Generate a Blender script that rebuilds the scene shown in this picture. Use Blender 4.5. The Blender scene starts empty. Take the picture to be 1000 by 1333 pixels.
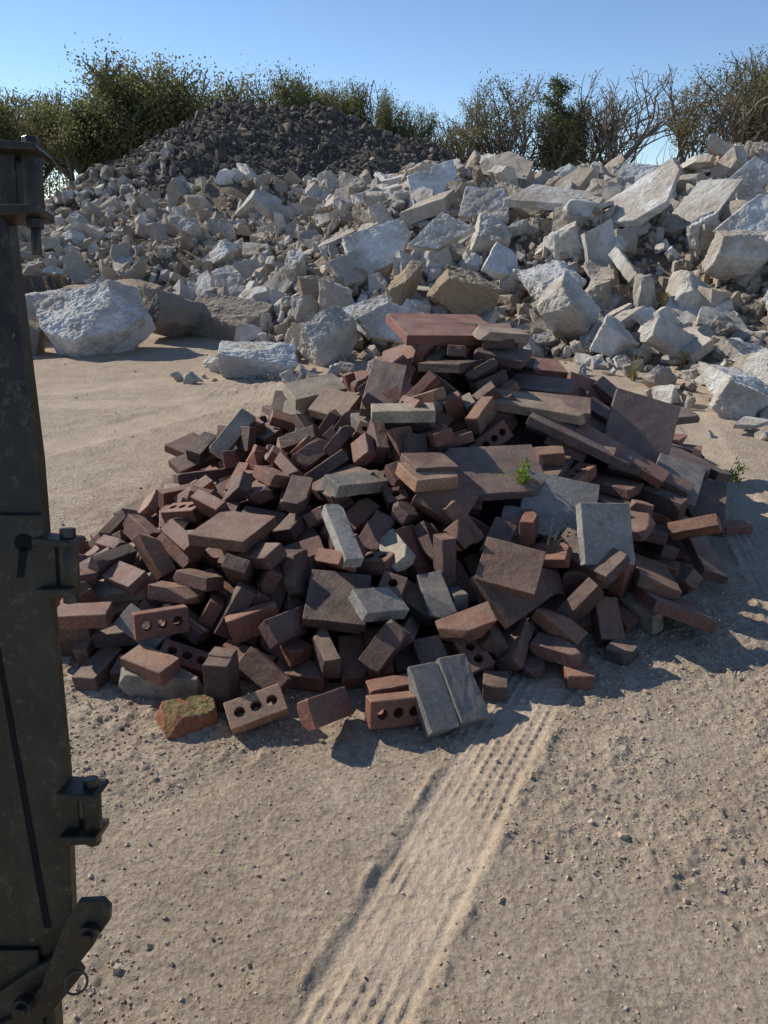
import bpy, bmesh, math, random, time
import numpy as np
from mathutils import Vector, Matrix, Euler, noise as mnoise
from mathutils.bvhtree import BVHTree
T0=time.time()
random.seed(7); RS=np.random.RandomState(11)
scene=bpy.context.scene
SUN_H=Vector((-0.85,0.52)); SUN_H.normalize(); SUN_EL=math.radians(34)

# ------------------------------------------------------------ helpers
def link(ob,parent=None):
    scene.collection.objects.link(ob)
    if parent: ob.parent=parent
    return ob
_tabs={}
def vnoise(x,y,seed=0):
    if seed not in _tabs: _tabs[seed]=np.random.RandomState(seed+100).rand(256,256)
    t=_tabs[seed]
    xi=np.floor(x).astype(int); yi=np.floor(y).astype(int)
    fx=x-xi; fy=y-yi
    fx=fx*fx*(3-2*fx); fy=fy*fy*(3-2*fy)
    a=t[xi&255,yi&255]; b=t[(xi+1)&255,yi&255]; c=t[xi&255,(yi+1)&255]; d=t[(xi+1)&255,(yi+1)&255]
    return (a*(1-fx)+b*fx)*(1-fy)+(c*(1-fx)+d*fx)*fy
def fbm(x,y,o=4,seed=0):
    s=0;a=1;n=0
    for k in range(o):
        s=s+a*vnoise(x*2**k+k*17.3,y*2**k+k*9.1,seed+k); n+=a; a*=.5
    return s/n
def sstep(a,b,x):
    t=np.clip((x-a)/(b-a),0,1); return t*t*(3-2*t)

class Acc:
    def __init__(s): s.v=[];s.l=[];s.st=[];s.c=[];s.m=[];s.nv=0;s.nl=0
    def add(s,proto,M,col=(1,1,1),mat=0):
        V,L,S=proto
        A=np.array(M)
        s.v.append(V@A[:3,:3].T+A[:3,3]); s.l.append(L+s.nv); s.st.append(S+s.nl)
        s.c.append(np.tile(np.array([*col,1.0],dtype=np.float32),(len(V),1)))
        s.m.append(np.full(len(S),mat,dtype=np.int32))
        s.nv+=len(V); s.nl+=len(L)
    def build(s,name,mats,parent=None,smooth=False):
        me=bpy.data.meshes.new(name)
        V=np.concatenate(s.v).astype(np.float32);L=np.concatenate(s.l).astype(np.int32);S=np.concatenate(s.st).astype(np.int32)
        me.vertices.add(len(V)); me.vertices.foreach_set('co',V.ravel())
        me.loops.add(len(L)); me.loops.foreach_set('vertex_index',L)
        me.polygons.add(len(S)); me.polygons.foreach_set('loop_start',S)
        me.update(calc_edges=True)
        me.polygons.foreach_set('use_smooth',np.full(len(S),smooth))
        for m in mats: me.materials.append(m)
        me.polygons.foreach_set('material_index',np.concatenate(s.m))
        a=me.color_attributes.new('tint','FLOAT_COLOR','POINT')
        a.data.foreach_set('color',np.concatenate(s.c).ravel())
        me.validate()
        return link(bpy.data.objects.new(name,me),parent)
def proto_bm(bm):
    bm.verts.ensure_lookup_table()
    for i,v in enumerate(bm.verts): v.index=i
    V=np.array([v.co[:] for v in bm.verts]); L=[];S=[]
    for f in bm.faces:
        S.append(len(L)); L+= [v.index for v in f.verts]
    return (V,np.array(L),np.array(S))
def grid_mesh(name,xs,ys,Z,mat,smooth=True,attr=None):
    nx,ny=len(xs),len(ys)
    X,Y=np.meshgrid(xs,ys)
    V=np.stack([X,Y,Z],-1).reshape(-1,3).astype(np.float32)
    i=np.arange((ny-1)*(nx-1)); r=i//(nx-1); c=i%(nx-1); b=r*nx+c
    L=np.stack([b,b+1,b+nx+1,b+nx],-1).ravel().astype(np.int32)
    me=bpy.data.meshes.new(name)
    me.vertices.add(len(V)); me.vertices.foreach_set('co',V.ravel())
    me.loops.add(len(L)); me.loops.foreach_set('vertex_index',L)
    me.polygons.add(len(i)); me.polygons.foreach_set('loop_start',(i*4).astype(np.int32))
    me.update(calc_edges=True)
    me.polygons.foreach_set('use_smooth',np.full(len(i),smooth))
    if attr is not None:
        a=me.attributes.new('packed','FLOAT','POINT'); a.data.foreach_set('value',attr.ravel().astype(np.float32))
    me.materials.append(mat)
    return link(bpy.data.objects.new(name,me))

# ------------------------------------------------------------ materials
class NT:
    def __init__(s,name):
        s.mat=bpy.data.materials.new(name); s.mat.use_nodes=True
        s.t=s.mat.node_tree; s.n=s.t.nodes; s.b=s.n['Principled BSDF']
    def new(s,t,**k):
        x=s.n.new(t)
        for a,b in k.items(): setattr(x,a,b)
        return x
    def ln(s,a,b): s.t.links.new(a,b)
    def noise(s,scale,detail=4,rough=.6,vec=None):
        x=s.new('ShaderNodeTexNoise'); x.inputs['Scale'].default_value=scale; x.inputs['Detail'].default_value=detail; x.inputs['Roughness'].default_value=rough
        s.ln(vec or s.geo().outputs['Position'],x.inputs['Vector']); return x.outputs['Fac']
    def vor(s,scale,feature='F1'):
        x=s.new('ShaderNodeTexVoronoi'); x.feature=feature; x.inputs['Scale'].default_value=scale
        s.ln(s.geo().outputs['Position'],x.inputs['Vector']); return x.outputs['Distance']
    def geo(s):
        if not hasattr(s,'_g'): s._g=s.new('ShaderNodeNewGeometry')
        return s._g
    def rng(s,f,a,b,c=0.,d=1.):
        x=s.new('ShaderNodeMapRange'); x.inputs[1].default_value=a;x.inputs[2].default_value=b;x.inputs[3].default_value=c;x.inputs[4].default_value=d
        s.ln(f,x.inputs[0]); return x.outputs[0]
    def mix(s,f,a,b,mode='MIX'):
        x=s.new('ShaderNodeMix',data_type='RGBA',blend_type=mode)
        for i,v in ((0,f),(6,a),(7,b)):
            if isinstance(v,(int,float)): x.inputs[i].default_value=v
            elif isinstance(v,tuple): x.inputs[i].default_value=(*v,1)
            else: s.ln(v,x.inputs[i])
        return x.outputs[2]
    def math(s,op,a,b):
        x=s.new('ShaderNodeMath',operation=op)
        for i,v in ((0,a),(1,b)):
            if isinstance(v,(int,float)): x.inputs[i].default_value=v
            else: s.ln(v,x.inputs[i])
        return x.outputs[0]
    def bump(s,h,strength,dist,prev=None):
        x=s.new('ShaderNodeBump'); x.inputs['Strength'].default_value=strength; x.inputs['Distance'].default_value=dist
        s.ln(h,x.inputs['Height'])
        if prev: s.ln(prev,x.inputs['Normal'])
        s.ln(x.outputs[0],s.b.inputs['Normal']); return x.outputs[0]
    def attr(s,n,o='Color'):
        x=s.new('ShaderNodeAttribute',attribute_name=n); return x.outputs[o]
    def tint(s): return s.attr('tint')
    def up(s):
        x=s.new('ShaderNodeSeparateXYZ'); s.ln(s.geo().outputs['Normal'],x.inputs[0]); return x.outputs[2]
    def out(s,col,rough=.85,spec=.3):
        if isinstance(col,tuple): s.b.inputs['Base Color'].default_value=(*col,1)
        else: s.ln(col,s.b.inputs['Base Color'])
        if isinstance(rough,float): s.b.inputs['Roughness'].default_value=rough
        else: s.ln(rough,s.b.inputs['Roughness'])
        s.b.inputs['Specular IOR Level'].default_value=spec
        return s.mat

def mat_ground():
    m=NT('dirt_ground')
    pk=m.attr('packed','Fac'); inv=m.math('SUBTRACT',1.,m.math('MULTIPLY',pk,.6))
    big=m.noise(.55,5,.6); mid=m.noise(4,7,.75); fine=m.noise(45,6,.8); sp=m.noise(170,3,.7); vo=m.vor(70)
    c=m.mix(m.rng(big,.35,.65),(.50,.375,.255),(.61,.49,.365))
    c=m.mix(m.rng(mid,.38,.62),m.mix(.6,c,(.30,.215,.145)),c)
    f=m.mix(m.rng(fine,.36,.60),m.mix(.45,c,(.16,.115,.08)),m.mix(.3,c,(.72,.61,.48)))
    f=m.mix(m.rng(sp,.62,.69),f,(.12,.09,.07))
    f=m.mix(m.rng(sp,.3,.36,.5,0.),f,(.74,.66,.55))
    c=m.mix(inv,m.mix(.4,c,(.60,.48,.355)),f)
    b=m.bump(mid,.8,.03); b=m.bump(m.math('MULTIPLY',fine,inv),1,.014,b); b=m.bump(m.math('MULTIPLY',vo,inv),.7,.006,b); b=m.bump(sp,.6,.003,b)
    return m.out(c,.95,.12)
def mat_dirt(name,c1,c2,scale=1.):
    m=NT(name)
    a=m.noise(.8*scale,6,.65); f=m.noise(9*scale,6,.7)
    c=m.mix(m.rng(a,.35,.65),c1,c2)
    c=m.mix(m.rng(f,.3,.75),m.mix(.55,c,(.04,.032,.025)),m.mix(.3,c,(.45,.4,.33)))
    b=m.bump(f,1,.12); 
    return m.out(c,.95,.1)
def mat_concrete(name,dust=(.38,.285,.195),dk=.6):
    m=NT(name)
    t=m.tint(); a=m.noise(1.7,6,.65); f=m.noise(18,7,.8); g=m.noise(85,4,.7)
    c=m.mix(m.rng(a,.43,.57),m.mix(dk,t,dust,'MIX'),t)
    c=m.mix(m.rng(f,.34,.52),m.mix(.4,c,(.15,.125,.1)),c)
    c=m.mix(m.rng(g,.59,.68),c,m.mix(.6,c,(.08,.075,.07)))
    c=m.mix(m.rng(g,.3,.4,.35,0.),c,(.8,.77,.7))
    c=m.mix(m.math('MULTIPLY',m.rng(m.up(),.55,1.),.25),c,(.58,.5,.39))
    b=m.bump(a,.35,.12); b=m.bump(f,.9,.035,b); b=m.bump(g,.6,.012,b)
    return m.out(c,.92,.2)
def mat_brick(name='clay_brick'):
    m=NT(name)
    t=m.tint(); a=m.noise(9,5,.65); f=m.noise(70,6,.8); g=m.noise(240,3,.7)
    c=m.mix(m.rng(a,.35,.62),m.mix(.5,t,(.035,.02,.016)),t)
    c=m.mix(m.rng(f,.34,.6),m.mix(.5,c,(.02,.014,.012)),m.mix(.08,c,(.5,.42,.34)))
    c=m.mix(m.rng(g,.64,.7),c,m.mix(.6,c,(.5,.43,.36)))
    dust=m.math('MULTIPLY',m.rng(m.up(),.3,1.),m.rng(m.noise(6,6,.75),.4,.7,.06,.5))  # settled dust on upward faces, strengthened to paint sunlit brick tops brighter
    c=m.mix(dust,c,(.46,.32,.21))
    b=m.bump(a,.3,.01); b=m.bump(f,.8,.006,b); b=m.bump(g,.6,.002,b)
    return m.out(c,m.rng(a,.3,.7,.5,.8),.4)
M_GROUND=mat_ground(); M_CONC=mat_concrete('broken_concrete'); M_CONC2=mat_concrete('dirty_concrete',(.12,.095,.075),.7)
M_BRICK=mat_brick()
M_DIRT_A=mat_dirt('mound_dirt',(.22,.16,.11),(.33,.255,.18)); M_DIRT_C=mat_dirt('dark_mound_dirt',(.07,.057,.05),(.11,.092,.08))

# ------------------------------------------------------------ chunk prototypes
def cut_chunk(rng,dims,ncut,bev=0.0,lo=.45,hi=.85,verts_j=.08):
    bm=bmesh.new(); bmesh.ops.create_cube(bm,size=1)
    for v in bm.verts:
        v.co=Vector((v.co[i]*dims[i]*(1+rng.uniform(-verts_j,verts_j)) for i in range(3)))
    for k in range(ncut):
        n=Vector([rng.gauss(0,1) for _ in range(3)])
        if n.length<.1: continue
        n=Vector((n[0]/dims[0],n[1]/dims[1],n[2]/dims[2])); n.normalize()
        sup=max(v.co.dot(n) for v in bm.verts)
        g=bm.verts[:]+bm.edges[:]+bm.faces[:]
        bmesh.ops.bisect_plane(bm,geom=g,plane_co=n*sup*rng.uniform(lo,hi),plane_no=n,clear_outer=True)
        be=[e for e in bm.edges if e.is_boundary]
        if be: bmesh.ops.holes_fill(bm,edges=be,sides=0)
    if bev: bmesh.ops.bevel(bm,geom=bm.edges[:],offset=bev,segments=1,affect='EDGES',profile=.5)
    bmesh.ops.recalc_face_normals(bm,faces=bm.faces)
    return bm
def slab_bm(rng,w,d,h,n=7,bev=.0):
    bm=bmesh.new(); pts=[]
    for k in range(n):
        a=2*math.pi*(k+rng.uniform(-.3,.3))/n
        r=rng.uniform(.75,1.1)
        c,s=math.cos(a),math.sin(a); q=1/max(abs(c),abs(s))*.5
        pts.append((c*q*r*w,s*q*r*d))
    b=[bm.verts.new((x*rng.uniform(.9,1.08),y*rng.uniform(.9,1.08),-h/2)) for x,y in pts]
    t=[bm.verts.new((x,y,h/2)) for x,y in pts]
    bm.faces.new(t); bm.faces.new(b[::-1])
    for i in range(n):
        j=(i+1)%n; bm.faces.new((b[i],b[j],t[j],t[i]))
    if bev: bmesh.ops.bevel(bm,geom=bm.edges[:],offset=bev,segments=1,affect='EDGES')
    bmesh.ops.recalc_face_normals(bm,faces=bm.faces)
    return bm
def rough_bm(bm,cuts,amp,seed,fr=3.):
    bmesh.ops.triangulate(bm,faces=bm.faces)
    for _ in range(cuts):
        L=np.mean([e.calc_length() for e in bm.edges])
        es=[e for e in bm.edges if e.calc_length()>L*.75]
        bmesh.ops.subdivide_edges(bm,edges=es,cuts=1); bmesh.ops.triangulate(bm,faces=bm.faces)
    off=Vector((seed*3.1,seed*1.7,seed*.9)); bm.normal_update()
    for v in bm.verts:
        p=v.co*fr+off
        v.co+=v.normal*amp*(mnoise.noise(p)*1.1+mnoise.noise(p*2.7)*.6+mnoise.noise(p*6)*.35+mnoise.noise(p*13)*.22)
    return bm
rng=random.Random(5)
CH=[]; SM=[]; HERO=[]; HSL=[]; CHR=[]; SLR=[]
for i in range(36):
    CH.append(proto_bm(cut_chunk(rng,(1,rng.uniform(.6,1),rng.uniform(.4,.8)),rng.randint(4,9),.014)))
for i in range(30):
    CHR.append(proto_bm(rough_bm(cut_chunk(rng,(1,rng.uniform(.5,1),rng.uniform(.35,.75)),rng.randint(5,9),.0,verts_j=.2),3,.045,i+60,3.5)))
for i in range(24):
    SM.append(proto_bm(cut_chunk(rng,(1,rng.uniform(.5,1),rng.uniform(.4,.85)),rng.randint(4,7),verts_j=.2)))
for i in range(14):
    SLR.append(proto_bm(rough_bm(slab_bm(rng,1,rng.uniform(.5,1),rng.uniform(.1,.2),rng.randint(4,7)),3,.02,i+90,4)))
for i in range(12):
    HERO.append(proto_bm(rough_bm(cut_chunk(rng,(1,rng.uniform(.65,1),rng.uniform(.45,.75)),rng.randint(5,8),.012,verts_j=.15),6,.03,i,3.5)))
for i in range(8):
    HSL.append(proto_bm(rough_bm(slab_bm(rng,1,rng.uniform(.65,.9),rng.uniform(.11,.18),rng.randint(4,6),.01),5,.013,i+20,6)))
def mtx(loc,rot,sc):
    if not hasattr(sc,'__len__'): sc=(sc,sc,sc)
    return Matrix.Translation(loc)@Euler(rot).to_matrix().to_4x4()@Matrix.Diagonal((*sc,1))

# ------------------------------------------------------------ ground sheet
def ramp(a,b,step): return np.arange(a,b,step)
def grow(a,step,end,g=1.06):
    o=[];x=a
    while x<end: step*=g; x+=step; o.append(x)
    return np.array(o)
xs=np.concatenate([-grow(1.4,.0065,900,1.07)[::-1],ramp(-1.4,2.0,.0065),grow(2.0,.0065,900,1.07)])
ys=np.concatenate([-grow(-.5,.03,60,1.2)[::-1],ramp(.5,.85,.02),ramp(.85,2.6,.006),grow(2.6,.006,1500,1.02)])
TRACKS=[(-.08,1.0,.46,.86,.12,4.0,60,1.),(-1.0,4.0,.25,1,.14,11,70,.6),(-2.6,5,.75,1,.2,12,80,.6),(-3.2,7,1,.35,.2,14,84,.5),(-2.0,6.5,1,.1,.16,9,88,.5),(1.75,2.4,.25,1,.13,9,92,.5)]
def ground_h(X,Y,full=False):
    near=1/(1+((Y-1)/14)**2)
    z=.03*(fbm(X*.7,Y*.7,3,1)-.5)
    z=z+.026*(fbm(X*3,Y*3,4,5)-.5)
    patch=.25+.75*sstep(.42,.58,fbm(X*1.3,Y*1.3,3,40))
    cl=fbm(X*13,Y*13,3,9); z=z+.034*np.clip(cl-.5,0,1)*near*patch
    cl=fbm(X*30,Y*30,3,15); z=z+.030*np.clip(cl-.52,0,1)*near*patch
    cl=vnoise(X*75,Y*75,19); z=z+.009*np.clip(cl-.5,0,1)*near*patch
    pk=0*X
    for (px,py,dx,dy,hw,fade1,sd,st) in TRACKS:
        L=math.hypot(dx,dy); dx,dy=dx/L,dy/L
        s=(X-px)*dx+(Y-py)*dy; d=(X-px)*dy-(Y-py)*dx
        d=d+.010*np.sin(s*1.7)+.006*(fbm(X*8,Y*8,2,sd+9)-.5)
        m=1-sstep(hw*.85,hw*1.12,np.abs(d))
        u=d/hw
        ribs=1-sstep(.05,.42,np.abs(np.mod(u*3.5,1)-.5)*2)
        lat=sstep(.35,.6,np.abs(np.mod(s*28+np.floor(u*3.5+.5)*.5,1)-.5)*2)
        wear=.2+.8*sstep(.36,.58,fbm(X*5,Y*5,3,sd))
        p=-.005+(ribs*.0072+lat*(1-ribs)*.004*sstep(.38,.6,fbm(X*3,Y*3,2,sd+50)))*wear+.007*(fbm(X*24,Y*24,3,sd+30)-.5)+.006*np.clip(vnoise(X*60,Y*60,sd+31)-.6,0,1)
        b=np.exp(-((np.abs(d)-hw*1.17)/.014)**2)*.012*np.clip(fbm(X*16,Y*16,3,sd+3)*3-1.1,0,2)
        f=(1-sstep(fade1-1,fade1,Y))*sstep(-3,-1,Y)
        m=m*f*st; pk=np.maximum(pk,m)
        z=z*(1-.85*m)+p*m+b*f*(1-m)
    z=z*np.exp(-np.clip(np.hypot(X,Y)-60,0,500)/40)
    return (z,pk) if full else z
X,Y=np.meshgrid(xs,ys)
GZ,GP=ground_h(X,Y,True)
ground=grid_mesh('ground',xs,ys,GZ,M_GROUND,attr=GP)
print('ground',time.time()-T0)
acc=Acc(); gx=[];gy=[]
for i in range(19000):
    if i<15500:
        y=.8+2.4*random.random()**1.2; x=random.uniform(-1.3,1.9)
    else: y=3+10*random.random(); x=random.uniform(-.9,.9)*y
    gx.append(x);gy.append(y)
gx=np.array(gx);gy=np.array(gy); gz,gk=ground_h(gx[None],gy[None],True); gp=fbm(gx*1.3,gy*1.3,3,40)
for x,y,z,p,k in zip(gx,gy,gz[0],gp,gk[0]):
    if k>.3 and random.random()<.92: continue
    if p<.47 and random.random()<.75: continue
    s=min(.0028+.0017*random.expovariate(1.)+.0012*random.paretovariate(2.4),.024)*(1+max(0,y-3)*.15)
    c=random.choice([(.56,.43,.30),(.5,.375,.255),(.6,.49,.37),(.42,.32,.22),(.54,.46,.37)])
    if random.random()<.05: c=(.08,.07,.06)
    acc.add(random.choice(SM),mtx((x,y,z+s*.05),(random.random()*6,random.random()*6,random.random()*6),s),c)
mg=NT('clods'); t_=mg.tint(); n_=mg.noise(120,4,.7); mg.bump(n_,.6,.004)
M_GRAV=mg.out(mg.mix(mg.rng(n_,.35,.65),mg.mix(.3,t_,(.15,.11,.08)),t_),.95,.1)
acc.build('loose_gravel',[M_GRAV])

# ------------------------------------------------------------ rubble mounds
def capsule(X,Y,p,q):
    (x0,y0,h0,r0),(x1,y1,h1,r1)=p,q
    dx,dy=x1-x0,y1-y0; L=dx*dx+dy*dy
    t=np.clip(((X-x0)*dx+(Y-y0)*dy)/L,0,1)
    d=np.hypot(X-x0-t*dx,Y-y0-t*dy); h=h0+(h1-h0)*t; r=r0+(r1-r0)*t
    return h*(1-d/r)
TX=[-6,-3,-1.6,0,2,4,8,16]; TY=[15,11.2,9.2,8.8,8.3,7.9,7.5,7.3]
HX=[-4,-2,0,1,2.5,4.5,7,12,18]; HT=[.5,1.1,1.8,2.05,2.15,2.3,2.4,2.4,2.0]
def H_A(X,Y):
    toe=np.interp(X,TX,TY); top=np.interp(X,HX,HT)
    t=np.clip((Y-toe)/(14.8-toe),-.2,1)
    h=top*np.where(t>0,1-(1-np.clip(t,0,1))**1.15,t)
    back=np.clip((Y-17)*.35,0,9)
    return h-back+(fbm(X*.6,Y*.6,3,30)-.5)*1.0*np.clip(t*4,0,1)-.04
def H_B(X,Y):
    h=np.maximum(capsule(X,Y,(-3.2,21,2.2,9),(1,20,2.2,8)),capsule(X,Y,(-3.2,21,2.2,9),(-8.5,20.5,.9,6)))
    return h+(fbm(X*.5,Y*.5,3,33)-.5)*1.2*np.clip(h*2,0,1)-.05
def H_C(X,Y):
    h=np.maximum(capsule(X,Y,(-5.6,29,5.3,9.4),(-2.1,29,4.9,9.5)),capsule(X,Y,(-2.1,29,4.9,9.5),(1.5,29,3.8,8)))
    return h+(fbm(X*.5,Y*.5,4,36)-.5)*.9*np.clip(h*2,0,1)-.05
def H_D(X,Y):
    h=np.maximum(capsule(X,Y,(9.5,20,2.7,8),(16,21,3.4,8)),0*X-1)
    return h+(fbm(X*.5,Y*.5,3,38)-.5)*.7*np.clip(h*2,0,1)-.05
def mound(name,H,x0,x1,y0,y1,st,mat):
    xs=np.arange(x0,x1,st); ys=np.arange(y0,y1,st); X,Y=np.meshgrid(xs,ys)
    Z=H(X,Y)+(fbm(X*4,Y*4,4,50)-.5)*.16
    return grid_mesh(name,xs,ys,np.maximum(Z,-.4),mat)
root_a=link(bpy.data.objects.new('concrete_rubble_pile',None))
root_b=link(bpy.data.objects.new('mixed_rubble_pile',None))
root_c=link(bpy.data.objects.new('dark_rubble_hill',None))
root_d=link(bpy.data.objects.new('concrete_rubble_pile',None))
mound('dirt_core_a',H_A,-6,18,6,24,.09,M_DIRT_A).parent=root_a
mound('dirt_core_b',H_B,-15,10,11,31,.12,M_DIRT_A).parent=root_b
mound('dirt_core_c',H_C,-16,11,18,40,.14,M_DIRT_C).parent=root_c
mound('dirt_core_d',H_D,0,26,11,31,.15,M_DIRT_A).parent=root_d
LIGHT=[(.78,.745,.68),(.66,.625,.56),(.82,.79,.73),(.54,.505,.45),(.71,.635,.54),(.54,.46,.36)]
TAN=[(.44,.34,.24),(.51,.415,.305),(.33,.25,.17),(.59,.51,.41),(.49,.42,.34)]
DARK=[(.11,.094,.082),(.15,.128,.11),(.085,.072,.064),(.2,.17,.147),(.27,.235,.2)]
def one(f,x,y): return float(f(np.array([[x]]),np.array([[y]]))[0,0])
def scatter(acc,H,x0,x1,y0,y1,n,s0,s1,protos,cols,lift=.12,p=1.6,flat=0,hmin=.02,r=random.Random(3),patch=0):
    XX=np.array([r.uniform(x0,x1) for _ in range(n)]); YY=np.array([r.uniform(y0,y1) for _ in range(n)])
    ZZ=H(XX[None],YY[None])[0]; PP=fbm(XX*.45,YY*.45,3,66)
    for x,y,z,pp in zip(XX,YY,ZZ,PP):
        if z<hmin: continue
        if patch and pp<patch and r.random()<.8: continue
        s=s0+(s1-s0)*r.random()**p
        if flat: rot=(0,0,r.uniform(0,6.3)); M=Matrix.Translation((x,y,z+s*lift))@Euler((r.gauss(.45,.4),r.gauss(-.15,.4),0)).to_matrix().to_4x4()@Matrix.Rotation(rot[2],4,'Z')@Matrix.Scale(s,4)
        else: M=mtx((x,y,z+s*lift),(r.uniform(0,6.3),r.uniform(0,6.3),r.uniform(0,6.3)),(s,s*r.uniform(.7,1.1),s*r.uniform(.6,1.1)))
        k=r.uniform(.72,1.05); c=r.choice(cols); acc.add(r.choice(protos),M,tuple(q*k for q in c))
A=Acc()
AX=(-3.5,15,7.3,17)
scatter(A,H_A,*AX,15000,.04,.17,SM,LIGHT+TAN,.2)
scatter(A,H_A,*AX,2400,.15,.36,CHR,LIGHT+LIGHT+TAN,.18)
scatter(A,H_A,*AX,300,.35,.7,CHR,LIGHT+LIGHT+TAN[3:],.2)
scatter(A,H_A,*AX,620,.25,.7,SLR,LIGHT,.22,flat=1)
scatter(A,H_A,*AX,60,.8,1.15,SLR,LIGHT,.15,flat=1,hmin=.5)
scatter(A,lambda X,Y:0*X+.0,-2.2,6.5,7.2,9,260,.04,.24,CHR,LIGHT,.2,hmin=-1)
scatter(A,lambda X,Y:0*X+.0,2.5,7,5.2,8,130,.04,.28,CHR,LIGHT,.2,hmin=-1)
A.build('concrete_chunks',[M_CONC],root_a)
B=Acc()
BX=(-13,6,11.5,25)
scatter(B,H_B,*BX,12000,.05,.2,SM,TAN+TAN+LIGHT,.2,patch=.42)
scatter(B,H_B,*BX,2300,.18,.45,CHR,TAN+LIGHT+TAN,.2,patch=.47)
scatter(B,H_B,*BX,160,.45,.85,CHR,LIGHT+TAN,.2)
scatter(B,H_B,*BX,130,.3,.8,SLR,LIGHT,.2,flat=1)
B.build('rubble_chunks',[M_CONC],root_b)
C=Acc()
CX=(-15,8,19,34)
scatter(C,H_C,*CX,16000,.05,.2,SM,DARK,.2)
scatter(C,H_C,*CX,600,.2,.42,CH,DARK+TAN[:1],.2)
scatter(C,H_C,-14,-6.8,19,26,800,.2,.5,CH,TAN+LIGHT,.2)
C.build('rubble_chunks',[M_CONC2],root_c)
D=Acc()
scatter(D,H_D,1,24,12,27,5500,.1,.3,SM,TAN+LIGHT,.2)
scatter(D,H_D,1,24,12,27,1300,.25,.65,CH,LIGHT+TAN,.2)
D.build('rubble_chunks',[M_CONC],root_d)
W=(.82,.80,.75); G=(.66,.625,.56); BR=(.44,.32,.205); DG=(.28,.245,.21)
def piece(x,y,dz,rot,sc,kind,idx,col,name='concrete_boulder',useH=True):
    z=max(one(H_A,x,y),one(H_B,x,y),0) if useH else 0
    a=Acc(); a.add((HERO if kind=='c' else HSL)[idx],mtx((0,0,0),rot,sc),col)
    ob=a.build(name,[M_CONC]); ob.location=(x,y,z+dz)
d2=math.radians
for p in [
 (-3.55,9.1,.34,(d2(35),d2(-22),d2(15)),(1.1,.95,1.1),'c',0,W),
 (-2.95,10.0,.32,(d2(10),d2(20),d2(60)),(.95,.8,1.),'c',1,DG),
 (-2.15,10.1,.2,(d2(5),d2(8),d2(-15)),(1.1,.6,.75),'c',2,DG),
 (-4.7,10.2,.3,(d2(15),d2(5),d2(40)),(.9,.8,.8),'c',3,G),
 (-4.5,8.9,.2,(d2(0),d2(15),d2(10)),(.6,.5,.6),'c',4,DG),
 (-4.3,11.6,.4,(d2(8),d2(-4),d2(5)),(1.4,1.0,.6),'c',5,BR),
 (-1.3,7.75,.15,(d2(6),d2(3),d2(12)),(.85,.6,.55),'c',6,W),
 (-.95,8.9,.2,(d2(30),0,d2(50)),(.55,.5,.6),'c',7,G),
 (-.6,8.35,.28,(d2(35),d2(-30),d2(30)),(.7,.6,.6),'c',8,G),
 (.1,8.5,.42,(d2(65),d2(-20),d2(10)),(.7,.6,.9),'s',0,W),
 (-.2,9.1,.35,(d2(55),d2(-10),d2(-20)),(.8,.7,.9),'s',1,W),
 (.95,9.6,.45,(d2(20),d2(10),d2(20)),(.8,.75,.9),'c',9,BR),
 (.2,10.1,.35,(d2(10),d2(-15),d2(70)),(.8,.6,.7),'c',10,BR),
 (-.85,10.4,.25,(d2(40),d2(10),d2(30)),(.65,.6,.6),'c',11,BR),
 (2.3,9.0,.35,(d2(30),d2(40),d2(0)),(.7,.6,.7),'c',0,G),
 (3.15,8.2,.3,(d2(80),d2(25),d2(20)),(.6,.45,.5),'c',1,G),
 (2.7,8.4,.2,(d2(20),d2(5),d2(70)),(.5,.5,.5),'c',2,W),
 (2.35,10.2,.35,(d2(15),d2(-10),d2(30)),(.85,.7,.6),'c',6,W),
 (3.8,11.4,.35,(d2(32),d2(-32),d2(-10)),(1.4,1.0,1.),'s',2,W),
 (2.5,12.0,.35,(d2(26),d2(-8),d2(15)),(1.7,1.3,.9),'s',3,G),
 (1.6,12.4,.4,(d2(32),d2(-20),d2(40)),(1.3,1.1,.9),'s',4,G),
 (.85,11.2,.5,(d2(58),d2(-8),d2(-5)),(1.1,.95,1.1),'s',5,W),
 (.0,11.4,.5,(d2(54),d2(-18),d2(10)),(1.0,.9,1.),'s',6,W),
 (-.45,10.9,.3,(d2(45),d2(-14),d2(50)),(.9,.8,.9),'s',7,G),
 (5.3,10.4,.4,(d2(42),d2(-26),d2(25)),(1.4,1.1,1.),'s',0,W),
 (4.9,12.0,.3,(d2(50),d2(-30),d2(-30)),(1.3,1.0,.9),'s',4,G),
 (1.7,10.9,.3,(d2(40),d2(-15),d2(60)),(.9,.8,.9),'s',1,W),
 (3.4,10.3,.3,(d2(38),d2(-25),d2(100)),(.8,.7,.9),'s',6,G),
 (4.6,9.7,.3,(d2(30),d2(10),d2(0)),(.8,.6,.7),'c',3,G),
 (5.0,9.0,.25,(d2(15),d2(-20),d2(40)),(.8,.6,.6),'c',8,W),
 (3.9,9.5,.25,(d2(35),d2(-20),d2(80)),(.7,.6,.7),'c',5,G),
 (4.3,13.6,.3,(d2(35),d2(-15),d2(20)),(1.2,1.0,1.0),'s',5,W),
 (6.0,13.0,.3,(d2(55),d2(-30),d2(10)),(1.0,.8,.8),'s',1,W),
 (6.4,11.6,.3,(d2(45),d2(-20),d2(60)),(1.2,1,.9),'s',3,W),
 (.9,13.8,.25,(d2(55),d2(-15),d2(10)),(1.0,.8,1),'s',2,W),
]: piece(*p)
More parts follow.
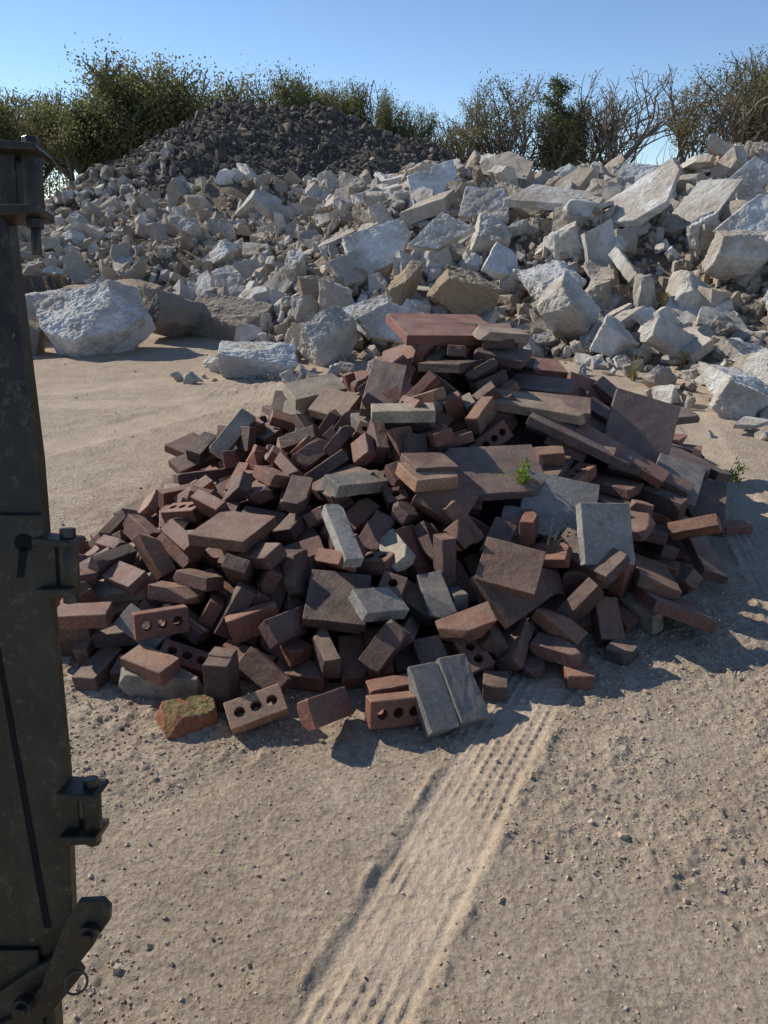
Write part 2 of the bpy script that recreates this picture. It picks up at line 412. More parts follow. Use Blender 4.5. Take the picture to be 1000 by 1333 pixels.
for p in [(3.35,6.6,.12,(.1,.2,.3),(.7,.6,.5),'c',6,W),(3.1,6.15,.1,(.4,.1,1.3),(.55,.45,.5),'c',0,W),(3.7,6.9,.12,(.2,.5,2),(.6,.6,.6),'c',8,G),
          (2.95,5.55,.07,(.1,0,.2),(.42,.34,.3),'s',5,W),(2.7,7.0,.1,(.5,.2,.6),(.34,.3,.3),'c',4,G),(3.9,7.5,.2,(.5,.2,.6),(.8,.6,.6),'s',6,G),(2.6,6.5,.07,(0,.2,2),(.25,.2,.22),'c',7,W)]:
    piece(*p,useH=False)
print('rubble',time.time()-T0)

# ------------------------------------------------------------ brick pile, settled with rigid bodies
P=(.42,4.45,1.04,1.48);Q=(-.15,3.25,.62,1.08);R=(-.72,3.0,.42,.84);S_=(1.05,4.3,.86,.82);T_=(.5,3.3,.64,.84)
def pile(X,Y):
    h=capsule(X,Y,P,Q)
    for a,b in ((Q,R),(Q,T_),(P,S_),(T_,S_)): h=np.maximum(h,capsule(X,Y,a,b))
    return h
xs=np.arange(-2.4,3.6,.06); ys=np.arange(1.2,7.6,.06); X,Y=np.meshgrid(xs,ys)
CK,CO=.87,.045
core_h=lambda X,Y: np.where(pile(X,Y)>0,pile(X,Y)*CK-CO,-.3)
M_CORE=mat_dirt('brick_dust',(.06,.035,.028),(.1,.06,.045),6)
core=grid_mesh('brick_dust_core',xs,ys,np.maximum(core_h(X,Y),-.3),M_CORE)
simfloor=bpy.data.meshes.new('f'); simfloor.from_pydata([(-12,-6,0),(12,-6,0),(12,18,0),(-12,18,0)],[],[(0,1,2,3)])
floor=link(bpy.data.objects.new('simfloor',simfloor))
def box_me(dx,dy,dz):
    me=bpy.data.meshes.new('b'); x,y,z=dx/2,dy/2,dz/2
    me.from_pydata([(-x,-y,-z),(x,-y,-z),(x,y,-z),(-x,y,-z),(-x,-y,z),(x,-y,z),(x,y,z),(-x,y,z)],[],[(0,3,2,1),(4,5,6,7),(0,1,5,4),(1,2,6,5),(2,3,7,6),(3,0,4,7)])
    return me
rb=random.Random(21)
REDS=[(.30,.092,.05),(.23,.072,.044),(.17,.06,.042),(.36,.13,.07),(.12,.055,.044),(.17,.08,.066),(.38,.165,.095),(.21,.085,.065),(.30,.10,.058),(.12,.062,.055)]
BUFF=[(.47,.40,.28),(.38,.33,.26),(.52,.44,.31)]
GREY=[(.30,.28,.26),(.24,.22,.205),(.40,.37,.33)]
items=[]
def add_item(x,y,z,dims,rot,kind,col):
    key=dims
    if key not in add_item.c: add_item.c[key]=box_me(*dims)
    o=bpy.data.objects.new('i',add_item.c[key]); scene.collection.objects.link(o)
    o.location=(x,y,z); o.rotation_euler=rot; items.append((o,dims,kind,col))
add_item.c={}
KB=[(.2,.1,.06),(.2,.1,.06),(.2,.1,.06),(.2,.095,.055),(.19,.09,.058),(.21,.1,.07),(.13,.1,.06),(.22,.11,.06),(.1,.09,.06)]
sp=.165
for layer in range(3):
    gx=-2.0
    while gx<2.9:
        gy=1.7
        while gy<6.2:
            x=gx+rb.uniform(-.05,.05); y=gy+rb.uniform(-.05,.05)+(layer%2)*.08
            s=float(pile(np.array(x),np.array(y)))
            gy+=sp
            if s<.06+layer*.05: continue
            if layer==2 and rb.random()<.25: continue
            z=s*CK-CO
            rr=rb.random()
            if rr<.86: dims=rb.choice(KB); col=rb.choice(REDS); kind='b'
            elif rr<.88: dims=(.3,.1,.06); col=rb.choice(BUFF+GREY); kind='b'
            elif rr<.92: dims=(.2,.1,.06); col=rb.choice(BUFF+GREY); kind='b'
            elif rr<.97: dims=(.2,.1,.065); col=rb.choice(REDS[:4]); kind='h'
            else: dims=(.24,.24,.05); col=rb.choice(REDS+GREY); kind='s'
            if (x>.6 and y>3.2 or y>4.0) and rb.random()<.4: dims=rb.choice([(.35,.18,.05),(.28,.26,.05),(.4,.14,.05)]); kind='s'; col=rb.choice(REDS[4:])
            k=rb.uniform(.6,1.12)
            add_item(x,y,max(z,0)+.09+layer*.16,dims,(rb.gauss(0,.6),rb.gauss(0,.6),rb.uniform(0,6.3)),kind,tuple(c*k for c in col))
        gx+=sp
bpy.ops.rigidbody.world_add(); rw=scene.rigidbody_world; rw.substeps_per_frame=6; rw.solver_iterations=18
rw.point_cache.frame_start=1; rw.point_cache.frame_end=200
bpy.ops.object.select_all(action='DESELECT')
for o,_,_,_ in items: o.select_set(True)
bpy.context.view_layer.objects.active=items[0][0]
bpy.ops.rigidbody.objects_add(type='ACTIVE')
for o,dims,kind,_ in items:
    r=o.rigid_body; r.collision_shape='BOX'; r.friction=1.4; r.restitution=0; r.linear_damping=.4; r.angular_damping=.55; r.mass=dims[0]*dims[1]*dims[2]*2000
    r.use_margin=True; r.collision_margin=.001
bpy.ops.object.select_all(action='DESELECT')
core.select_set(True); floor.select_set(True); bpy.context.view_layer.objects.active=core
bpy.ops.rigidbody.objects_add(type='PASSIVE')
for o in (core,floor): o.rigid_body.collision_shape='MESH'; o.rigid_body.friction=1.5; o.rigid_body.use_margin=True; o.rigid_body.collision_margin=.002
print('setup',len(items),time.time()-T0)
for f in range(1,66): scene.frame_set(f)
print('sim',time.time()-T0)
dg=bpy.context.evaluated_depsgraph_get()
mats=[o.evaluated_get(dg).matrix_world.copy() for o,_,_,_ in items]
bpy.ops.rigidbody.world_remove()
items=[(None,d,k,c) for _,d,k,c in items]
for o in [o for o in bpy.data.objects if o.name.split('.')[0]=='i']: bpy.data.objects.remove(o)
bpy.data.objects.remove(floor)
scene.frame_set(1)
def brick_proto(dims,rs,broken=False,hole=False):
    bm=bmesh.new(); bmesh.ops.create_cube(bm,size=1)
    for v in bm.verts: v.co=Vector((v.co[i]*dims[i] for i in range(3)))
    if hole:
        bmesh.ops.bevel(bm,geom=bm.edges[:],offset=.003,segments=1,affect='EDGES')
        me=bpy.data.meshes.new('t'); bm.to_mesh(me); o=link(bpy.data.objects.new('t',me)); cs=[]
        for k in (-1,0,1):
            b2=bmesh.new(); bmesh.ops.create_cone(b2,segments=18,radius1=.019,radius2=.019,depth=.3,cap_ends=True)
            m2=bpy.data.meshes.new('c'); b2.to_mesh(m2); c=link(bpy.data.objects.new('c',m2)); c.location=(k*.057,0,0); cs.append(c)
            md=o.modifiers.new('b','BOOLEAN'); md.object=c; md.solver='EXACT'
        bpy.context.view_layer.update()
        e=o.evaluated_get(bpy.context.evaluated_depsgraph_get()); bm=bmesh.new(); bm.from_mesh(e.to_mesh())
        for q in cs+[o]: bpy.data.objects.remove(q)
        return proto_bm(bm)
    for k in range(rs.choice([0,1,2,3]) if not broken else 4):
        s=Vector([rs.choice([-1,1])*(dims[i]/2) for i in range(3)])
        n=Vector([math.copysign(rs.uniform(.3,1),s[i]) for i in range(3)]).normalized()
        off=rs.uniform(.004,.016) if not broken else rs.uniform(.01,.045)
        bmesh.ops.bisect_plane(bm,geom=bm.verts[:]+bm.edges[:]+bm.faces[:],plane_co=s-n*off,plane_no=n,clear_outer=True)
        be=[e for e in bm.edges if e.is_boundary]
        if be: bmesh.ops.holes_fill(bm,edges=be,sides=0)
    bmesh.ops.bevel(bm,geom=bm.edges[:],offset=.0028,segments=1,affect='EDGES')
    o=Vector((rs.random()*50,)*3)
    for th in (.05,.03):
        bmesh.ops.subdivide_edges(bm,edges=[e for e in bm.edges if e.calc_length()>th],cuts=1 if th<.05 else 2,use_grid_fill=True)
    for v in bm.verts: v.co+=Vector(mnoise.noise_vector(v.co*22+o))*.002+Vector(mnoise.noise_vector(v.co*60+o))*.0014
    bmesh.ops.recalc_face_normals(bm,faces=bm.faces)
    return proto_bm(bm)
PC={}
rs=random.Random(4); hp=None
def get_proto(dims,kind):
    global hp
    if kind=='h':
        if hp is None: hp=brick_proto((.2,.1,.065),rs,hole=True)
        return hp
    L=PC.setdefault(dims,[])
    if len(L)<(8 if kind=='b' else 3): L.append(brick_proto(dims,rs,broken=(rs.random()<.25)))
    return rs.choice(L)
bp=Acc(); 
for M,(o,dims,kind,col) in zip(mats,items):
    x,y=M.translation.x,M.translation.y
    if float(pile(np.array(x),np.array(y)))<-.13: continue   # runaways
    bp.add(get_proto(dims,kind),M,col)
tmp=bp.build('tmp',[M_BRICK]); bvh=BVHTree.FromObject(tmp,bpy.context.evaluated_depsgraph_get()); bpy.data.objects.remove(tmp)
def surf(x,y):
    h=bvh.ray_cast(Vector((x,y,3)),Vector((0,0,-1))); return max(h[0].z,0) if h[0] else 0.
RED=(.29,.09,.055); PUR=(.20,.12,.105); GR=(.38,.355,.32); LT=(.56,.48,.34); DB=(.18,.082,.058)
def rest(x,y,dims,rot,kind,col,q=.86,sink=.012):
    Rm=Euler(rot).to_matrix(); ds=[]
    for a in np.linspace(-.5,.5,7):
        for b in np.linspace(-.5,.5,7):
            for c in (-.5,.5):
                v=Rm@Vector((a*dims[0],b*dims[1],c*dims[2]))
                ds.append(surf(x+v.x,y+v.y)-v.z)
    z=float(np.quantile(ds,q))-sink
    lowest=min((Rm@Vector((a*dims[0],b*dims[1],c*dims[2]))).z for a in(-.5,.5) for b in (-.5,.5) for c in (-.5,.5))
    z=max(z,-lowest-.005)
    bp.add(get_proto(dims,kind),Matrix.Translation((x,y,z))@Rm.to_4x4(),col)
for a in [
 (.36,4.4,(.6,.5,.06),(.12,.05,.25),'s',RED),(.95,4.5,(.36,.24,.05),(.15,.1,.1),'s',RED),(.66,4.15,(.3,.14,.05),(.1,.1,.2),'s',(.46,.33,.22)),(1.26,4.3,(.32,.32,.05),(.9,.35,.2),'s',RED),
 (1.15,4.1,(.4,.2,.05),(.3,.4,-.3),'s',DB),(1.5,4.3,(.5,.14,.05),(.2,.6,-.5),'s',DB),(1.4,4.05,(.5,.14,.05),(.2,.45,-.5),'s',DB),
 (1.40,3.78,(.36,.42,.045),(.80,.25,-.25),'s',PUR),(.50,3.1,(.46,.32,.045),(.4,0,.15),'s',PUR),(.78,2.96,(.33,.3,.05),(.75,.15,-.2),'s',GR),
 (.92,2.70,(.22,.26,.05),(.95,.08,.15),'s',GR),(.165,2.02,(.115,.24,.055),(.6,.1,.45),'s',(.27,.255,.235)),(.27,2.07,(.115,.24,.055),(.6,.1,.45),'s',(.24,.225,.21)),
 (.0,3.75,(.19,.42,.05),(.45,.15,-.1),'s',PUR),(-.42,4.3,(.34,.19,.08),(.35,-.1,.5),'s',LT),(-.28,4.0,(.24,.2,.06),(.5,.1,-.5),'s',(.44,.29,.19)),
 (.84,3.72,(.5,.22,.05),(.15,.05,-.25),'s',DB),(.82,3.68,(.52,.2,.05),(.12,.1,-.3),'s',(.42,.28,.18)),(1.0,3.5,(.55,.16,.05),(.1,.35,-.4),'s',PUR),(1.2,3.45,(.5,.13,.045),(.1,.4,-.55),'s',RED),(1.38,3.45,(.4,.12,.045),(.1,.35,-.55),'s',DB),
 (-.12,2.95,(.34,.1,.06),(.3,.2,.85),'s',(.44,.39,.31)),(-.17,2.62,(.08,.3,.055),(.45,.15,.45),'s',(.50,.47,.41)),(-.02,2.36,(.2,.13,.05),(.35,.25,.6),'s',GR),(.09,3.3,(.3,.11,.06),(.1,0,.05),'s',LT),
 (.2,3.02,(.21,.17,.06),(.1,.1,.4),'s',DB),(.19,2.95,(.22,.18,.06),(.15,.1,.5),'s',(.50,.26,.15)),(.50,2.52,(.24,.2,.05),(.6,.15,-.3),'s',(.24,.11,.07)),(-.88,4.0,(.1,.32,.06),(.7,.5,-.3),'s',LT),(.05,2.65,(.2,.1,.06),(.7,.1,-1.2),'b',(.48,.42,.32)),
 (-.85,2.34,(.2,.1,.065),(1.25,.1,.5),'h',(.26,.085,.05)),(.04,2.0,(.2,.1,.065),(1.3,.1,.3),'h',(.28,.095,.055)),(-.44,2.0,(.2,.1,.065),(.55,-.15,.38),'h',(.52,.28,.16)),
 (-.85,2.18,(.2,.1,.06),(.05,0,-.5),'b',(.34,.15,.09)),(-1.15,2.36,(.2,.1,.06),(.0,0,.1),'b',(.28,.11,.065)),(.95,2.4,(.13,.1,.06),(0,.05,.9),'b',(.08,.055,.05)),(1.95,3.62,(.16,.09,.05),(0,0,.1),'b',(.36,.09,.055)),
 (1.9,4.6,(.3,.2,.05),(.1,0,.3),'s',PUR),(1.62,3.8,(.4,.16,.05),(.1,.3,-.4),'s',PUR),(-.2,1.98,(.2,.1,.06),(.9,.3,.9),'b',(.30,.1,.065)),
 (-1.3,2.6,(.2,.1,.06),(.1,.1,.6),'b',(.22,.085,.058)),(-1.45,2.85,(.2,.1,.06),(.3,.1,-.4),'b',(.18,.075,.058)),
 ]: rest(*a)
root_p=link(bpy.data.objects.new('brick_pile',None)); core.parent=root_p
bpo=bp.build('bricks',[M_BRICK],root_p)
bvh=BVHTree.FromObject(bpo,bpy.context.evaluated_depsgraph_get())
cr=Acc()
for i in range(1500):
    a=random.uniform(-2.2,3.0); b=random.uniform(1.6,6.3); s=float(pile(np.array(a),np.array(b)))
    if s<-.18 or s>.2: continue
    z=surf(a,b); q=random.uniform(.004,.018)
    if z>.03: continue
    cr.add(random.choice(SM),mtx((a,b,z+q*.2),(random.random()*6,random.random()*6,0),q),random.choice(REDS+BUFF))
cr.build('brick_crumbs',[M_BRICK],root_p)
def mossy():
    m=NT('mossy_brick'); a=m.noise(14,5,.7)
    f=m.math('MULTIPLY',m.rng(m.up(),.4,.9),m.rng(a,.35,.5))
    c=m.mix(f,(.38,.13,.065),(.23,.19,.08)); c=m.mix(m.rng(m.noise(40,5,.8),.4,.6),m.mix(.6,c,(.05,.035,.025)),c); m.bump(m.noise(60,5,.7),.8,.008); return m.out(c,.9,.2)
bm=rough_bm(cut_chunk(random.Random(8),(.19,.12,.075),5,.004,verts_j=.2),4,.006,3,14)
a=Acc(); a.add(proto_bm(bm),mtx((0,0,0),(0,.1,.35),1)); o=a.build('broken_brick',[mossy()]); o.location=(-.67,2.0,.035)

# ------------------------------------------------------------ weeds
def leaf_mat(name,col,tr=.35):
    m=NT(name); n=m.noise(3,3,.6); c=m.mix(m.rng(n,.3,.7),tuple(q*.65 for q in col),col); m.out(c,.6,.3)
    t=m.new('ShaderNodeBsdfTranslucent'); m.ln(c,t.inputs[0]); mx=m.new('ShaderNodeMixShader'); mx.inputs[0].default_value=tr
    o=m.n['Material Output']; m.ln(m.b.outputs[0],mx.inputs[1]); m.ln(t.outputs[0],mx.inputs[2]); m.ln(mx.outputs[0],o.inputs[0]); return m.mat
M_WEED=leaf_mat('weed_leaf',(.2,.3,.03)); M_DRY=leaf_mat('dry_grass',(.35,.3,.12))
def weed(name,x,y,z,n,h,mat,w=.006,leafy=True):
    V=[];F=[]
    for i in range(n):
        a=random.uniform(0,6.3); l=random.uniform(.4,1)*h; lean=random.uniform(.1,.9); b=Vector((random.uniform(-.02,.02),random.uniform(-.02,.02),0))
        side=Vector((-math.sin(a),math.cos(a),0))*w*.5; pts=[]
        for k in range(5):
            t=k/4; pts.append(b+Vector((math.cos(a)*lean*l*t*t,math.sin(a)*lean*l*t*t,l*t*(1-.35*lean*t))))
        for k in range(4):
            s=len(V); r0=1-k/4; r1=1-(k+1)/4.2
            V+= [pts[k]-side*r0,pts[k]+side*r0,pts[k+1]+side*r1,pts[k+1]-side*r1]; F.append((s,s+1,s+2,s+3))
        if leafy:
            for k in range(12):
                c=pts[random.randint(1,4)]+Vector([random.gauss(0,.014) for _ in range(3)]); q=Euler([random.uniform(0,6) for _ in range(3)]).to_matrix(); r=random.uniform(.006,.014); s=len(V)
                V+=[c+q@Vector(p)*r for p in ((-1,0,0),(0,-.6,0),(1,0,0),(0,.6,0))]; F.append((s,s+1,s+2,s+3))
    me=bpy.data.meshes.new(name); me.from_pydata([v[:] for v in V],[],F); me.materials.append(mat)
    o=link(bpy.data.objects.new(name,me)); o.location=(x,y,z); return o
weed('weed_plant',.63,3.02,surf(.63,3.02)-.02,11,.14,M_WEED)
weed('grass_tuft',.70,2.70,surf(.70,2.70)-.02,18,.16,M_DRY,.005,False)
weed('weed_plant',2.3,4.4,0,12,.15,M_WEED)
weed('grass_tuft',2.28,4.3,0,10,.1,M_DRY,.004,False)
for (x,y) in [(3.3,7.9),(3.6,9.5),(2.6,7.4)]:
    weed('grass_tuft',x,y,max(one(H_A,x,y),0),40,.4,M_DRY,.01,False)

# ------------------------------------------------------------ steel gate on the left (leaning frame)
def mat_steel():
    m=NT('olive_painted_steel'); a=m.noise(9,6,.7); f=m.noise(45,6,.75)
    c=m.mix(m.rng(a,.35,.7),(.022,.017,.010),(.058,.045,.026)); c=m.mix(m.rng(f,.54,.7),c,(.11,.085,.055)); c=m.mix(m.rng(m.noise(140,3,.6),.68,.72),c,(.17,.135,.1))
    m.bump(f,.2,.002); m.b.inputs['Metallic'].default_value=.15; return m.out(c,m.rng(a,.3,.7,.35,.6),.4)
M_STEEL=mat_steel()
def mat_simple(n,c,r=.5,met=0.):
    m=NT(n); f=m.noise(50,4,.6); cc=m.mix(m.rng(f,.4,.7),c,tuple(q*.6 for q in c)); m.b.inputs['Metallic'].default_value=met; return m.out(cc,r,.4)
M_BOLT=mat_simple('dark_bolt',(.06,.052,.042),.35,.6); M_REDP=mat_simple('red_reflector',(.35,.03,.015),.3)
gate=link(bpy.data.objects.new('steel_gate',None)); gate.location=(-.48,.515,0)
gate.rotation_euler=(-math.atan2(.275,.9615),0,0)
def plate(name,pts,y0,y1,mat=M_STEEL,bev=.002):
    bm=bmesh.new()
    a=[bm.verts.new((x,y0,z)) for x,z in pts]; b=[bm.verts.new((x,y1,z)) for x,z in pts]
    bm.faces.new(a); bm.faces.new(b[::-1]); n=len(pts)
    for i in range(n): bm.faces.new((a[i],b[i],b[(i+1)%n],a[(i+1)%n]))
    bmesh.ops.recalc_face_normals(bm,faces=bm.faces)
    me=bpy.data.meshes.new(name); bm.to_mesh(me); me.materials.append(mat)
    o=link(bpy.data.objects.new(name,me),gate)
    if bev: md=o.modifiers.new('b','BEVEL'); md.width=bev; md.segments=2; md.limit_method='ANGLE'
    return o
def cyl(name,p,r,h,axis='z',mat=M_BOLT,seg=20,bev=.001):
    bm=bmesh.new(); bmesh.ops.create_cone(bm,segments=seg,radius1=r,radius2=r,depth=h,cap_ends=True)
    me=bpy.data.meshes.new(name); bm.to_mesh(me); me.materials.append(mat)
    if seg>8: me.polygons.foreach_set('use_smooth',[len(q.vertices)==4 for q in me.polygons])
    o=link(bpy.data.objects.new(name,me),gate); o.location=p
    if axis=='y': o.rotation_euler=(math.pi/2,0,0)
    if axis=='x': o.rotation_euler=(0,math.pi/2,0)
    md=o.modifiers.new('b','BEVEL'); md.width=bev; md.segments=2; md.limit_method='ANGLE'
    return o
plate('back_panel',[(-.6,.03),(-.005,.03),(-.005,.6),(.026,.74),(.030,.95),(.021,1.2),(.017,1.4),(.004,1.6),(-.002,1.70),(-.002,1.785),(-.6,1.785)],.004,.03)
plate('hinge_leaf',[(-.03,.70),(.034,.74),(.040,.97),(.030,1.2),(.027,1.325),(-.05,1.325),(-.05,1.2)],-.008,.003)
M_SLOT=mat_simple('slot_black',(.004,.004,.004),.9)
cyl('keyhole_slot_round',(-.001,-.0085,1.287),.0125,.002,'y',M_SLOT)
plate('keyhole_slot',[(-.006,1.282),(.004,1.282),(-.004,1.24),(-.013,1.24)],-.0095,-.0085,M_SLOT,0)
plate('frame_seam',[(-.058,1.23),(-.052,1.23),(.004,.73),(-.006,.73)],-.0092,-.0084,M_SLOT,0)
plate('lower_panel',[(-.6,.03),(-.02,.03),(-.02,.69),(-.6,.69)],-.004,.0035)
def lug(z0,z1,u0,u1,nm):
    plate(nm+'_top_ear',[(u0-.01,z1-.011),(u1-.006,z1-.013),(u1,z1-.010),(u1-.004,z1-.004),(u0-.01,z1)],-.03,.02)
    plate(nm+'_bottom_ear',[(u0-.01,z0),(u1-.004,z0+.003),(u1-.004,z0+.014),(u0-.01,z0+.014)],-.03,.02)
    plate(nm+'_web',[(u0-.01,z0+.01),(u0+.012,z0+.01),(u0+.012,z1-.01),(u0-.01,z1-.01)],-.012,.016)
    cyl(nm+'_pin',((u0+u1)/2+.006,-.006,(z0+z1)/2),.0125,(z1-z0)-.02,'z',M_STEEL)
    cyl(nm+'_bolt_head',((u0+u1)/2+.006,-.006,z1+.003),.0105,.013,'z',M_BOLT,6)
    cyl(nm+'_nut',((u0+u1)/2+.006,-.006,z0-.004),.0105,.012,'z',M_BOLT,6)
lug(1.215,1.297,.03,.073,'hinge_a'); lug(.867,.945,.042,.088,'hinge_b')
lug(1.70,1.79,.008,.056,'hinge_c')
cyl('hinge_c_pin_tip',(.038,-.006,1.675),.006,.035,'z')
plate('latch_arm',[(-.12,.565),(-.04,.61),(-.005,.655),(.035,.755),(.055,.785),(.088,.787),(.098,.775),(.096,.755),(.082,.735),(.07,.715),(.03,.665),(-.01,.625),(-.06,.59),(-.12,.53)],-.03,-.018)
plate('latch_arm_base',[(-.12,.60),(-.03,.665),(.03,.70),(.05,.665),(.0,.60),(-.12,.54)],-.017,-.005)
cyl('latch_bolt_a',(.07,-.036,.742),.0135,.014,'y'); cyl('latch_bolt_a_core',(.07,-.045,.742),.007,.01,'y')
cyl('latch_bolt_b',(-.028,-.036,.632),.0145,.016,'y',M_BOLT,6); cyl('latch_bolt_b_core',(-.028,-.048,.632),.008,.01,'y')
bpy.ops.mesh.primitive_torus_add(major_radius=.015,minor_radius=.0018,major_segments=28,minor_segments=6)
o=bpy.context.object; o.name='clip_ring'; o.data.materials.append(M_BOLT); o.parent=gate; o.location=(.047,-.034,.665); o.rotation_euler=(1.3,.4,.2)
plate('reflector',[(-.075,.545),(-.05,.545),(-.05,.565),(-.075,.565)],-.02,-.004,M_REDP)

# ------------------------------------------------------------ trees
def mat_bark():
    m=NT('bark'); n=m.noise(6,5,.7); return m.out(m.mix(n,(.10,.08,.065),(.26,.215,.175)),.9,.2)
M_BARK=mat_bark()
def fol(name):
    m=NT(name); t=m.tint(); n=m.noise(.9,3,.6)
    c=m.mix(m.rng(n,.35,.65),t,m.mix(1.,t,(1.3,1.2,.9),'MULTIPLY')); m.out(c,.7,.2)
    tr=m.new('ShaderNodeBsdfTranslucent'); m.ln(c,tr.inputs[0]); mx=m.new('ShaderNodeMixShader'); mx.inputs[0].default_value=.45
    o=m.n['Material Output']; m.ln(m.b.outputs[0],mx.inputs[1]); m.ln(tr.outputs[0],mx.inputs[2]); m.ln(mx.outputs[0],o.inputs[0]); return m.mat
M_FOL=fol('foliage')
def tube(acc,p,q,r0,r1,n=4):
    d=(q-p); 
    if d.length<1e-4: return
    m=d.to_track_quat('Z','Y').to_matrix(); V=[]
    for c,r in ((p,r0),(q,r1)):
        for k in range(n):
            a=2*math.pi*k/n; V.append(c+m@Vector((math.cos(a)*r,math.sin(a)*r,0)))
    L=[];S=[]
    for k in range(n): S.append(len(L)); L+=[k,(k+1)%n,n+(k+1)%n,n+k]
    acc.add((np.array([v[:] for v in V]),np.array(L),np.array(S)),Matrix.Identity(4),(1,1,1),0)
def leaves(acc,cs,per,spread,size,cols,r):
    n=len(cs)*per
    if n==0: return
    C=np.repeat(np.array([c[:] for c in cs]),per,0)+r.normal(0,1,(n,3))*spread*np.array([1,1,.7])
    a=r.normal(0,1,(n,3)); a/=np.linalg.norm(a,axis=1)[:,None]; b=r.normal(0,1,(n,3)); b=np.cross(a,b); b/=np.linalg.norm(b,axis=1)[:,None]
    s=(size*r.uniform(.6,1.3,n))[:,None]
    V=np.stack([C-a*s,C-b*s*.6,C+a*s,C+b*s*.6],1).reshape(-1,3)
    acc.v.append(V); acc.l.append(np.arange(4*n)+acc.nv); acc.st.append(np.arange(n)*4+acc.nl)
    cc=np.array(cols)[r.randint(0,len(cols),len(cs))]*r.uniform(.75,1.2,(len(cs),1)); cc=np.repeat(np.repeat(cc,per,0),4,0)
    acc.c.append(np.concatenate([cc,np.ones((4*n,1))],1).astype(np.float32)); acc.m.append(np.full(n,1,dtype=np.int32)); acc.nv+=4*n; acc.nl+=4*n
def tree(seed,h,kind):
    r=random.Random(seed); nr=np.random.RandomState(seed); acc=Acc(); tips=[]
    thin=kind in('bare','sparse')
    def br(p,d,L,rad,depth,md):
        seg=3; q=p
        for i in range(seg):
            d=(d+Vector([r.gauss(0,.16) for _ in range(3)])+Vector((0,0,.06))).normalized()
            nq=q+d*L/seg; tube(acc,q,nq,rad*(1-.3*i/seg),rad*(1-.3*(i+1)/seg),5 if depth<2 else 3); q=nq
            if depth>=md-1: tips.append(q.copy())
            if depth<md and i>0:
                for _ in range((3 if depth==0 else (1 if thin and depth>1 else 2))):
                    ax=Vector([r.gauss(0,1) for _ in range(3)]); nd=(d*(.9 if thin else .6)+ax.normalized()*.8); nd.z=nd.z*.7+.25
                    br(q,nd.normalized(),L*r.uniform(.5,.72),rad*.55,depth+1,md)
        if depth<md: br(q,(d+Vector([r.gauss(0,.25) for _ in range(3)])).normalized(),L*.65,rad*.62,depth+1,md)
    if kind=='oak':
        for k in range(2): br(Vector((r.uniform(-.3,.3),r.uniform(-.3,.3),0)),Vector((r.uniform(-.4,.4),r.uniform(-.3,.3),1)).normalized(),h*.38,.2,0,3)
        cl=[t for t in tips if r.random()<.42]
        leaves(acc,cl,62,.33,.058,[(.18,.19,.085),(.14,.15,.065),(.23,.215,.11),(.11,.125,.055)],nr)
    elif kind=='sparse':
        br(Vector((0,0,0)),Vector((r.uniform(-.1,.1),0,1)).normalized(),h*.40,.15,0,4)
        t2=[t for t in tips if r.random()<.22]; leaves(acc,t2,20,.24,.05,[(.20,.195,.09),(.23,.195,.10),(.15,.16,.07)],nr)
    elif kind=='bare':
        br(Vector((0,0,0)),Vector((r.uniform(-.2,.2),0,1)).normalized(),h*.40,.14,0,4)
        t2=[t for t in tips if r.random()<.04]; leaves(acc,t2,8,.2,.06,[(.2,.16,.08)],nr)
    elif kind=='pine':
        tube(acc,Vector((0,0,0)),Vector((0,0,h)),.16,.03,6)
        for i in range(70):
            z=h*(.2+.8*i/70); L=((h-z)*.46+.35)*r.uniform(.45,1.3); a=r.uniform(0,6.3); d=Vector((math.cos(a),math.sin(a),.3)).normalized(); p=Vector((0,0,z)); tube(acc,p,p+d*L,.035,.01,3)
            for t in (.4,.65,.85,1): tips.append(p+d*L*t)
        leaves(acc,tips,30,.2,.06,[(.11,.135,.055),(.14,.155,.065),(.09,.11,.045)],nr)
    V=np.concatenate(acc.v); zmax=np.quantile(V[:,2],.997)
    return acc,zmax
TP={}
def tree_mesh(kind,seed):
    if (kind,seed) in TP: return TP[(kind,seed)]
    acc,zm=tree(seed,8,kind); o=acc.build('tmp',[M_BARK,M_FOL]); me=o.data; bpy.data.objects.remove(o); TP[(kind,seed)]=(me,zm); return TP[(kind,seed)]
def put(kind,seed,px,top,Y,name,rot,wx=1.):
    me,zm=tree_mesh(kind,seed); o=link(bpy.data.objects.new(name,me)); s=top/zm
    o.location=(px,Y,-.1); o.scale=(s*wx,s*wx,s); o.rotation_euler=(0,0,rot); return o
rt=random.Random(2)
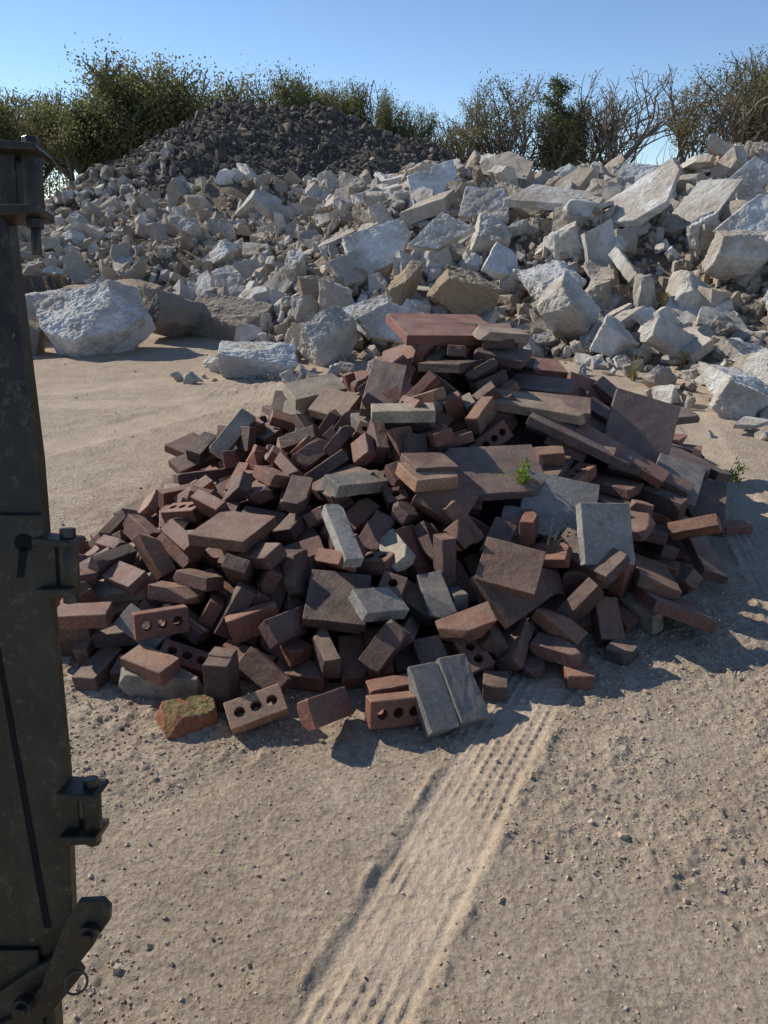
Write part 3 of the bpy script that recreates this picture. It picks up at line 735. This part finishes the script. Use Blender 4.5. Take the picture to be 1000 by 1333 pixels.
for (x,top,Y,kind,seed,wx) in [(-23,8.3,46,'oak',1,1.0),(-19.6,7.9,45,'oak',2,.9),(-15.9,7.2,43,'oak',3,.9),(-13.2,9.0,45,'oak',1,1.0),(-10.3,8.7,46,'oak',2,.95),(-27,8.2,47,'oak',3,1.1),
  (-8.2,8.2,47,'sparse',11,1.0),(-5.6,8.6,46,'oak',3,.7),(-3.4,8.3,47,'sparse',12,1.0),(-2.2,8.2,46,'oak',1,.5),(-.8,8.0,46,'sparse',13,1.0),(.9,7.4,45,'oak',2,.4),
  (4.0,7.7,46,'sparse',12,1.0),(6.4,7.4,47,'bare',21,1.0),(7.8,8.5,45,'sparse',11,1.0),(9.8,8.5,46,'pine',31,1.0),(12.0,8.4,44,'bare',22,1.1),(13.6,8.6,46,'bare',23,1.1),(16.8,8.6,46,'sparse',13,1.0),(18.6,8.8,45,'bare',21,1.1),(20,9.2,46,'sparse',12,1.1),(22.0,9.2,46,'oak',3,.5),(24.5,9.2,46,'oak',2,.7),(27,9,47,'sparse',11,1.2),(5.2,6.8,48,'bare',22,1.2),(15.0,7.6,48,'bare',21,1.2),(2.6,6.8,47,'bare',23,1.0),(10.8,7.4,47,'oak',1,.5)]:
    put(kind,seed,x,top,Y,{'oak':'oak_tree','sparse':'sparse_tree','bare':'bare_tree','pine':'pine_tree'}[kind],rt.uniform(0,6.3),wx)
U=Acc(); cs=[]
for i in range(3000):
    x=rt.uniform(-75,75); y=rt.uniform(48,60); hh=1.9+4.6*float(fbm(np.array(x*.45),np.array(1.5),3,77))**1.3+(2.2 if x<-6 else 0); cs.append(Vector((x,y,rt.uniform(0,hh))))
leaves(U,cs,66,.45,.08,[(.14,.145,.07),(.17,.155,.08),(.115,.12,.06),(.19,.165,.1)],np.random.RandomState(9))
for i in range(260):
    x=rt.uniform(-40,40); y=rt.uniform(47,56); p=Vector((x,y,0)); 
    for k in range(4): q=p+Vector((rt.gauss(0,.35),rt.gauss(0,.3),rt.uniform(1,1.7))); tube(U,p,q,.05-.01*k,.04-.01*k,3); p=q
U.build('distant_tree_line',[M_BARK,M_FOL])

# ------------------------------------------------------------ light, sky, camera
w=bpy.data.worlds.new('World'); scene.world=w; w.use_nodes=True; nt=w.node_tree
sk=nt.nodes.new('ShaderNodeTexSky'); sk.sky_type='NISHITA'; sk.sun_disc=False; sk.sun_elevation=SUN_EL; sk.sun_rotation=math.atan2(SUN_H.x,SUN_H.y)
sk.air_density=.75; sk.dust_density=0.; sk.ozone_density=3.5
bg=nt.nodes['Background']; nt.links.new(sk.outputs[0],bg.inputs[0]); bg.inputs[1].default_value=.15
sl=bpy.data.lights.new('sun','SUN'); sl.energy=5.0; sl.angle=math.radians(.5); sl.color=(1,.94,.83)
so=link(bpy.data.objects.new('sun',sl)); so.location=(-20,12,20)
d=Vector((-SUN_H.x*math.cos(SUN_EL),-SUN_H.y*math.cos(SUN_EL),-math.sin(SUN_EL))); so.rotation_euler=d.to_track_quat('-Z','Y').to_euler()
cd=bpy.data.cameras.new('camera'); cd.sensor_fit='VERTICAL'; cd.sensor_height=36; cd.lens=25.1; cd.clip_start=.05; cd.clip_end=3000
co=link(bpy.data.objects.new('camera',cd)); co.location=(0,0,1.65); co.rotation_euler=(math.radians(90-23),0,0)
scene.camera=co
scene.view_settings.view_transform='Standard'; scene.view_settings.look='None'; scene.view_settings.exposure=0
print('done',time.time()-T0)
